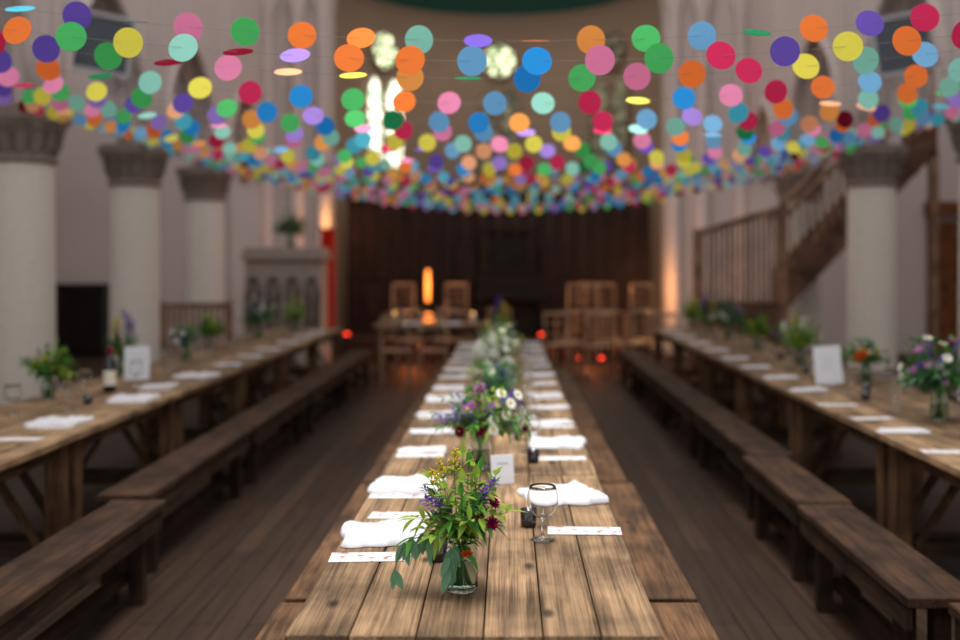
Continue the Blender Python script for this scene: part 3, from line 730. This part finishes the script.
# ------------------------------------------------------------ garlands
DC={'or':(255,146,70),'lo':(255,184,96),'pe':(255,196,150),'pu':(122,96,198),'la':(176,144,228),'gr':(96,212,122),'dg':(34,128,80),'mi':(172,236,220),'lb':(142,206,244),'bl':(54,168,240),'cy':(100,212,234),'pi':(250,160,202),'cr':(228,58,108),'ma':(120,18,40),'ye':(250,242,104)}
CN=dict(zip(DC,['orange','light orange','peach','purple','lavender','green','dark green','mint','light blue','blue','cyan','pink','crimson','maroon','yellow']))
DM={k:paper('paper_'+CN[k].replace(' ','_'),DC[k],0.35) for k in DC}
keys=list(DC); wts=[3,3,2,3,2,4,0.5,5,5,2,3,5,3,0.5,5]
DME={}
for k in keys:
    mb=MB().mat(DM[k]); mb.lathe([(0,-0.0006),(0.05,-0.0006),(0.05,0.0006),(0,0.0006)],32); DME[k]=mb.mesh('paper_disc')
def zrow(x,zc): return zc+0.0385*x*x
XL,XR=-4.08,3.98
def line(Y,zc,N=40): return [(XL-0.016,Y,2.94)]+[(XL+(XR-XL)*i/N,Y,zrow(XL+(XR-XL)*i/N,zc)) for i in range(1,N)]+[(XR+0.016,Y,2.94)]
def garland(Y,zc,spec=None,xlim=None,slope=0.0):
    g=MB().mat(M['string']).tube(line(0,zc),0.0005,4).obj('disc_garland',None,(0,Y,0))
    discs=spec or []
    if not spec:
        x=-xlim+U(0,0.2)
        while x<xlim: discs.append((x,random.choices(keys,wts)[0],(U(-1.35,-0.9) if R()<0.15 else U(-0.45,0.45)))); x+=0.2*U(0.9,1.12)
    for x,k,t in discs:
        d=put('paper_disc',DME[k],g,(x,0,zrow(x,zc)),(math.pi/2+t,0,U(-.12,.12)))
        d['label']=CN[k]+' paper disc'
    tag(g,'string of round coloured paper discs hung across the hall','garland','paper disc garlands')
def sp(Y,l):
    r=[]
    for it in l:
        px,k=it[0],it[1]; t=it[2] if len(it)>2 else None
        r.append(((px-508)*Y/1067.0,k,t if t is not None else U(-.3,.3)))
    return r
random.seed(31)
F=-1.15
garland(3.56,2.30,sp(3.56,[(-45,'bl'),(17,'or'),(71,'gr'),(128,'ye'),(183,'mi'),(238,'ma',F),(295,'la',-0.9),(349,'or'),(410,'or'),(472,'lb'),(537,'bl'),(600,'pi'),(659,'gr'),(721,'cr'),(785,'pu'),(848,'ye'),(907,'or'),(966,'cr')]))
garland(3.74,2.405,sp(3.74,[(-38,'ye'),(20,'cy',F),(77,'pu'),(133,'dg',-1.35),(188,'pi'),(245,'gr'),(302,'or'),(361,'or',-0.6),(419,'mi'),(478,'pu',-0.9),(535,'pe',-1.4),(591,'lo'),(646,'gr'),(702,'lb'),(757,'dg',F),(814,'or'),(870,'pu'),(925,'cr'),(985,'gr')]))
garland(3.90,2.30,sp(3.9,[(-8,'cr'),(46,'pu'),(108,'gr'),(168,'ma',F),(228,'pi'),(288,'pe',F),(353,'ye',-1.2),(410,'lo'),(468,'dg',-1.3),(527,'bl'),(582,'gr'),(637,'pi'),(692,'or'),(749,'cr'),(806,'ye'),(866,'mi'),(925,'lb'),(975,'or')]))
garland(4.54,2.305,sp(4.54,[(0,'pu'),(48,'or'),(100,'dg',F),(150,'mi'),(200,'ye'),(250,'cr'),(301,'bl'),(353,'gr'),(404,'or'),(449,'pi'),(495,'lb'),(543,'mi'),(590,'cr'),(638,'ye',F),(684,'bl'),(731,'pi'),(776,'cr'),(823,'or'),(870,'lb'),(916,'or'),(960,'mi')]))
rows=[5.1,5.6,6.1,6.6,7.1,7.6]
for i,Y in enumerate(rows): garland(Y,2.30+U(-.02,.03),None,0.485*Y)
# remaining far garlands as one object
mb=MB(); Y=8.1
while Y<15.2:
    zc=2.33+U(-.04,.07); mb.mat(M['string']); mb.tube(line(Y,zc,24),0.001,3)
    x=-3.95+U(0,.2)
    while x<3.85:
        mb.mat(DM[random.choices(keys,wts)[0]]); t=(U(0.9,1.4) if R()<0.15 else U(-.5,.5)); w=U(-.12,.12)
        mb.disc((x,Y,zrow(x,zc)),(math.sin(w),-math.cos(t),math.sin(t)),0.048,14); x+=0.2*U(.85,1.15)
    Y+=0.46
o=mb.obj('disc_garland'); o['kind']='stuff'; tag(o,'many distant strings of small coloured paper discs','garland','paper disc garlands')
for X in (XL-0.02,XR+0.02):
    o=MB().mat(M['string']).tube([(X,2.5+i*0.5,2.94) for i in range(28)],0.004,5).obj('support_wire'); tag(o,'thin support wire running along the column capitals','wire','support wires')
# ------------------------------------------------------------ stage & back objects
o=MB().mat(M['dwoodx']).box(-2.8,2.5,17.4,19.6,0,0.35,0.01).obj('stage_platform'); tag(o,'low dark wooden stage platform in the chancel','stage')
mb=MB().mat(M['dwood']); x=-2.95
while x<2.6:
    mb.curpv=R(); mb.box(x,x+0.30,19.62,19.68,0.0,2.75); 
    mb.curpv=R()*0.6; mb.box(x+0.06,x+0.24,19.60,19.62,0.6,1.3,0.008); mb.box(x+0.06,x+0.24,19.60,19.62,1.45,2.55,0.008); x+=0.31
mb.mat(M['dwoodx']); mb.box(-2.97,2.6,19.55,19.72,2.75,2.9,0.02); mb.box(-2.97,2.6,19.58,19.70,1.33,1.42)
e=mb.obj('panelled_screen'); tag(e,'tall dark brown wood panelled screen behind the stage','screen')
mb=MB().mat(M['ddark']); mb.box(-0.35,0.35,19.47,19.54,0.36,2.1,0.01)
mb.mat(M['dwoodx']); mb.box(-0.47,-0.35,19.42,19.54,0.36,2.2,0.01); mb.box(0.35,0.47,19.42,19.54,0.36,2.2,0.01); mb.box(-0.5,0.5,19.4,19.54,2.2,2.32,0.01)
mb.mat(M['dwood']); mb.box(-0.95,-0.62,19.42,19.54,0.36,1.95,0.01); mb.box(0.62,1.0,19.42,19.54,0.36,1.9,0.01)
o=mb.obj('doorway_surround'); tag(o,'dark framed doorway in the centre of the panelled screen','doorway')
# upright piano
e=empty('upright_piano',(0.05,18.6,0.352))
MB().mat(M['ddark']).box(-0.6,0.6,-0.1,0.3,0,1.1,0.01).obj('piano_case',e)
MB().mat(M['ddark']).box(-0.6,0.6,-0.38,-0.1,0.62,0.76,0.01).obj('key_shelf',e)
MB().mat(M['ddark']).box(-0.64,0.64,-0.13,0.33,1.1,1.14,0.006).obj('top_lid',e)
pl=MB().mat(M['ddark']).box(-0.04,0.04,-0.36,-0.28,0,0.62,0.005).mesh('leg')
for s in (-1,1): put('leg',pl,e,(s*0.52,0,0))
tag(e,'dark wooden upright piano on the stage','piano')
# chairs
def chair_proto():
    e=empty('wooden_chair',(-1.5,14.35,0))
    MB().mat(M['chair']).box(-0.2,0.2,-0.2,0.2,0.43,0.45,0.008).obj('seat',e)
    fl=MB().mat(M['chair']).box(-0.014,0.014,-0.014,0.014,0,0.43,0.003).mesh('leg')
    for x in (-.18,.18): put('leg',fl,e,(x,.17,0)); put('leg',fl,e,(x,-.17,0))
    mb=MB().mat(M['chair'])
    for x in (-.18,.18): mb.box(x-0.014,x+0.014,-0.2,-0.17,0.45,0.92)
    for z in (0.6,0.74): mb.box(-.18,.18,-0.195,-0.18,z,z+0.02)
    mb.box(-.18,.18,-0.197,-0.178,0.87,0.92)
    mb.obj('backrest',e)
    tag(e,'plain pale wooden chair with thin slatted back','chair','wooden chairs'); return e
ch=chair_proto()
for x,y,z,r in [(-1.02,14.4,0,0.1),(0.75,15.4,0,-0.3),(1.25,15.2,0,0.2),(1.75,15.5,0,0.5),(2.2,15.0,0,-0.2),(0.95,16.0,0,2.6),(1.5,16.1,0,3.3),(2.05,16.1,0,2.9),(1.05,17.75,.352,2.5),(1.7,17.8,.352,3.5),(2.2,17.75,.352,2.9),(1.4,18.5,.352,3.1),(-1.8,18.1,.352,3.1),(-0.85,18.0,.352,3.3),(-0.9,16.2,0,3.14),(-0.2,16.3,0,2.8),(-1.5,16.2,0,3.3)]:
    copy_thing(ch,(x,y,z),r)
# head table glasses and candles
for i in range(7): wg(-1.75+i*0.25,15.45+(0.12 if i%2 else 0.0))
def candle(x,y,z=0.7505):
    e=empty('pillar_candle',(x,y,z)); mb=MB().mat(M['wax']); mb.smooth=True; mb.lathe([(0,0),(0.03,0),(0.03,0.13),(0,0.132)],16); mb.obj('wax',e)
    mb=MB().mat(M['flame']); mb.smooth=True; mb.lathe([(0,0.135),(0.007,0.145),(0.005,0.16),(0,0.175)],10); mb.obj('flame',e)
    tag(e,'lit pillar candle on the head table','candle','candles')
for x in (-1.62,-0.5): candle(x,15.25)
for x in (-1.35,-0.8): napkin(x,15.1,0,BAG,TZ)
# glowing tall lamp
e=empty('column_lamp',(-1.33,17.7,0.352))
mb=MB().mat(M['metal']); mb.smooth=True; mb.lathe([(0,0),(0.12,0),(0.12,0.02),(0.015,0.03),(0.015,0.62),(0,0.62)],16); mb.obj('lamp_stand',e)
mb=MB().mat(M['orangelight']); mb.smooth=True; mb.lathe([(0,0.62),(0.035,0.62),(0.04,0.9),(0.03,1.14),(0,1.16)],20); mb.obj('lamp_shade',e)
tag(e,'tall slim glowing orange lamp on a thin stand','lamp')
e=empty('globe_lamp',(-1.25,16.85,0))
mb=MB().mat(M['metal']); mb.smooth=True; mb.lathe([(0,0),(0.1,0),(0.1,0.02),(0.012,0.03),(0.012,0.66),(0,0.66)],16); mb.obj('lamp_stand',e)
mb=MB().mat(M['orangelight']); mb.smooth=True; mb.blob((0,0,0.74),0.085,1,16,10); mb.obj('lamp_globe',e)
tag(e,'small round glowing orange lamp on a stand','lamp')
# red uplighters
for x,y,z in [(-2.66,17.6,.352),(-2.35,17.0,0),(1.12,17.2,0),(1.5,17.1,0),(0.55,17.5,.352)]:
    e=empty('stage_uplighter',(x,y,z))
    mb=MB().mat(M['sill']); mb.smooth=True; mb.lathe([(0,0),(0.06,0),(0.07,0.07),(0.06,0.08),(0,0.08)],16); mb.obj('lamp_body',e)
    mb=MB().mat(M['redlight']); mb.smooth=True; mb.lathe([(0.052,0.081),(0.04,0.1),(0,0.11)],16); mb.obj('lamp_lens',e)
    tag(e,'small round stage uplighter glowing red','stage light','stage uplighters')
# red banner
mb=MB().mat(M['red']); mb.smooth=True
for i in range(21):
    x=-3.24+0.24*i/20; y=18.45+0.03*math.sin(i*1.6)
    for z in (0.36,2.2): mb.v.append((x,y,z))
for i in range(20): mb.face([2*i,2*i+1,2*i+3,2*i+2])
mb.smooth=False; mb.mat(M['metal']); mb.tube([(-3.28,18.46,2.2),(-2.96,18.46,2.2)],0.015,8); mb.tube([(-3.12,18.52,0.0),(-3.12,18.52,2.2)],0.015,8); mb.box(-3.25,-2.98,18.4,18.64,0,0.02)
o=mb.obj('red_banner'); tag(o,'bright red pleated cloth banner by the chancel arch','banner')
# stone altar
e=empty('stone_altar',(-3.52,17.0,0)); e.scale=(0.86,1,1)
mb=MB().mat(M['carved']); mb.box(-0.76,0.76,-0.35,0.35,0,0.25,0.02); mb.box(-0.7,0.7,-0.28,0.3,0.25,1.66,0.01); mb.obj('body',e)
mb=MB().mat(M['carved']); mb.box(-0.76,0.76,-0.36,0.36,1.66,1.76,0.02); mb.box(-0.73,0.73,-0.33,0.33,1.76,1.86,0.015); mb.obj('cornice',e)
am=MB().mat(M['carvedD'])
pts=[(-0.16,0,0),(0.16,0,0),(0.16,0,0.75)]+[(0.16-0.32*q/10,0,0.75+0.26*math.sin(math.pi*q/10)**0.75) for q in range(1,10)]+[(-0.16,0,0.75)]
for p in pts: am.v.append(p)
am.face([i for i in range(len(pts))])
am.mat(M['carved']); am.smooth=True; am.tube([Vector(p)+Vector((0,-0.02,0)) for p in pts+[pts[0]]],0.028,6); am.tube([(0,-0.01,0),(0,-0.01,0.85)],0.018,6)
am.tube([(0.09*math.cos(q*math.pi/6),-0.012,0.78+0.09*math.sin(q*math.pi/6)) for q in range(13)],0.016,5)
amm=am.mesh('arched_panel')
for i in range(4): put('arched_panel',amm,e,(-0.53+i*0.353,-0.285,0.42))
tag(e,'carved grey stone altar with a row of gothic arched panels','altar')
arrangement('flower_urn',(-3.45,16.95,1.861),41,[],60,0.28,0.6,[M['leafB'],M['leafA']],individual=False,extra=['whitespray'],label='leafy plant with white blooms in a glass vase on altar',jar=(0.08,0.2),leafL=(0.06,0.1),leafW=(0.025,0.04),pf=0.35)
# slatted pew rail
mb=MB().mat(M['stairwoodz'])
for i in range(11): mb.box(-4.75+i*0.085+0.0,-4.70+i*0.085,14.68,14.71,0.12,1.0)
mb.box(-4.8,-3.82,14.66,14.73,1.0,1.07,0.01); mb.box(-4.8,-3.82,14.66,14.73,0.06,0.12)
mb.box(-4.82,-4.75,14.65,14.74,0,1.1); mb.box(-3.88,-3.8,14.65,14.74,0,1.1)
o=mb.obj('slatted_rail'); tag(o,'upright slatted wooden rail standing between the columns','railing')
# dark cabinet in aisle
def cabinet(x0,x1,y0,y1,h,label):
    e=empty('dark_cabinet',((x0+x1)/2,(y0+y1)/2,0)); w=(x1-x0)/2; d=(y1-y0)/2
    MB().mat(M['metal']).box(-w,w,-d,d,0,h-0.03,0.01).obj('body',e)
    MB().mat(M['metal']).box(-w-0.02,w+0.02,-d-0.02,d,h-0.03,h,0.005).obj('top_board',e)
    for s in (-1,1):
        a,b=(-w+0.02,-0.01) if s<0 else (0.01,w-0.02)
        MB().mat(M['ddark']).box(a,b,-d-0.022,-d-0.001,0.08,h-0.08,0.004).obj('door',e)
    tag(e,label,'cabinet')
cabinet(-8.1,-7.0,18.4,18.95,1.25,'black upright cabinet against the aisle wall')
# door right
mb=MB().mat(M['door']); mb.box(7.6,8.45,18.93,18.99,0.0,2.35,0.01)
for i in range(4): mb.box(7.68+0.2*i,7.82+0.2*i,18.90,18.93,0.15,2.2)
struct(mb.obj('door_1'),'warm brown planked wooden door','door')
mb=MB().mat(M['door']); mb.box(7.45,7.6,18.85,18.99,0,2.6,0.01); mb.box(8.45,8.58,18.85,18.99,0,2.6,0.01); mb.box(7.4,8.59,18.84,18.99,2.45,2.7,0.01)
struct(mb.obj('trim_%d'%TN),'brown wooden door surround','trim')
# staircase
ox=3.9; oy=15.6
e=empty('wooden_staircase',(ox,oy,0))
mb=MB().mat(M['stairwood'])
for i in range(12):
    x=3.96+i*0.17; z=1.0+i*0.175
    mb.curpv=R(); mb.box(x-ox-0.02,x+0.19-ox,-0.4,0.4,z+0.14,z+0.175); mb.box(x-ox,x+0.02-ox,-0.4,0.4,z-0.02,z+0.14)
mb.obj('steps',e)
def slab(mb,pts,y0,y1):
    b=len(mb.v); n=len(pts)
    for y in (y0,y1):
        for x,z in pts: mb.v.append((x-ox,y,z))
    mb.face([b+i for i in range(n)]); mb.face([b+n+i for i in range(n)][::-1])
    for i in range(n): j=(i+1)%n; mb.face([b+i,b+n+i,b+n+j,b+j])
for ya in (-0.46,0.41):
    mb=MB().mat(M['stairwood']); slab(mb,[(3.96,0.95),(3.96,1.5),(6.1,3.75),(6.1,3.2)],ya,ya+0.05); mb.obj('side_panel',e)
for y in (-0.44,0.44):
    mb=MB().mat(M['stairwoodz']); mb.tube([(3.9-ox,y,2.25),(6.1-ox,y,4.5)],0.045,8); mb.obj('handrail',e)
mb=MB().mat(M['stairwoodz'])
for i in range(19):
    x=4.04+i*0.11; z=1.5+(x-3.96)*1.05
    mb.box(x-0.02-ox,x+0.02-ox,-0.455,-0.425,z-0.03,z+0.8)
mb.obj('balusters',e)
mb=MB().mat(M['stairwood']); mb.box(2.72-ox,3.9-ox,-0.42,0.42,0.0,1.05,0.01); mb.obj('landing',e)
mb=MB().mat(M['stairwoodz'])
for i in range(15):
    x=2.78+i*0.075; mb.box(x-0.02-ox,x+0.02-ox,-0.43,-0.40,1.05,2.04+(x-2.7)*0.3)
mb.mat(M['stairwoodz']); mb.tube([(2.66-ox,-0.415,2.03),(3.95-ox,-0.415,2.42)],0.045,8); mb.obj('balustrade',e)
nm=MB().mat(M['stairwoodz']).box(-0.055,0.055,-0.055,0.055,0,2.1,0.01).mesh('newel_post')
put('newel_post',nm,e,(2.69-ox,-0.415,0)); q=put('newel_post',nm,e,(3.92-ox,-0.415,0)); q.scale=(1,1,1.19)
MB().mat(M['stairwoodz']).box(6.0-ox,6.12-ox,-0.46,-0.34,0,3.2).obj('support_post',e)
tag(e,'brown wooden staircase with slatted landing balustrade rising to a gallery','staircase')
# wall mounted panels
for X,s in ((-4.08,1),(3.98,-1)):
    e=empty('framed_wall_panel',(X,10.75,3.83)); e.rotation_euler=(0.15,s*0.14,s*0.35)
    MB().mat(M['panelface']).box(-0.25,0.25,-0.05,0.05,-0.26,0.26,0.01).obj('panel',e)
    mb=MB().mat(M['pframe']); mb.box(-0.29,0.29,-0.07,-0.04,0.26,0.30); mb.box(-0.29,0.29,-0.07,-0.04,-0.30,-0.26); mb.box(-0.29,-0.25,-0.07,-0.04,-0.26,0.26); mb.box(0.25,0.29,-0.07,-0.04,-0.26,0.26); mb.obj('frame',e)
    mb=MB().mat(M['metal']); mb.tube([(0,0.05,0),(-s*0.28,0.12,0)],0.02,8); mb.obj('bracket',e)
    tag(e,'tilted grey rectangular panel with pale frame mounted on the arcade wall','wall panel','wall panels')
# ------------------------------------------------------------ light
w=bpy.data.worlds.new('World'); scene.world=w; w.use_nodes=True
bg=w.node_tree.nodes['Background']; bg.inputs[0].default_value=(0.98,0.97,1.0,1); bg.inputs[1].default_value=1.08
def area(name,loc,rot,sx,sy,p,c,spread=None):
    l=bpy.data.lights.new(name,'AREA'); l.shape='RECTANGLE'; l.size=sx; l.size_y=sy; l.energy=p; l.color=c
    if spread: l.spread=math.radians(spread)
    o=bpy.data.objects.new(name,l); COL.objects.link(o); o.location=loc; o.rotation_euler=rot; return o
def point(name,loc,p,c,r=0.1):
    l=bpy.data.lights.new(name,'POINT'); l.energy=p; l.color=c; l.shadow_soft_size=r
    o=bpy.data.objects.new(name,l); COL.objects.link(o); o.location=loc
area('centre_key_light',(0,4.5,7.6),(0,0,0),2.0,5,120,(1.0,0.97,0.93),60)  # added key over the middle tables, keeps the sides dimmer; no window there
point('warm_chancel_left',(-2.98,18.7,2.35),12,(1,0.42,0.12))
point('warm_chancel_right',(2.45,18.5,1.2),26,(1,0.42,0.12))
point('lamp_glow',(-1.33,17.4,1.2),10,(1,0.5,0.2))
point('red_glow',(-1.5,16.7,0.35),14,(1,0.22,0.06))
point('red_glow',(1.3,16.7,0.35),14,(1,0.22,0.06))
point('chair_fill_light',(1.5,16.0,2.4),30,(1,0.82,0.62))  # added light that brightens the stage chairs; no fitting modelled
area('apse_fill',(-0.2,20.4,6.6),(0,0,0),2.5,1.5,25,(1,0.88,0.75))
# ------------------------------------------------------------ camera
cd=bpy.data.cameras.new('camera'); cam=bpy.data.objects.new('camera',cd); COL.objects.link(cam)
cam.location=(0,0,1.63); cam.rotation_euler=(math.pi/2,0,0)
cd.lens=40; cd.sensor_width=36; cd.shift_x=-28/960; cd.shift_y=-58/960; cd.clip_start=0.05
cd.dof.use_dof=True; cd.dof.focus_distance=3.05; cd.dof.aperture_fstop=1.25
scene.camera=cam
scene.view_settings.view_transform='Standard'
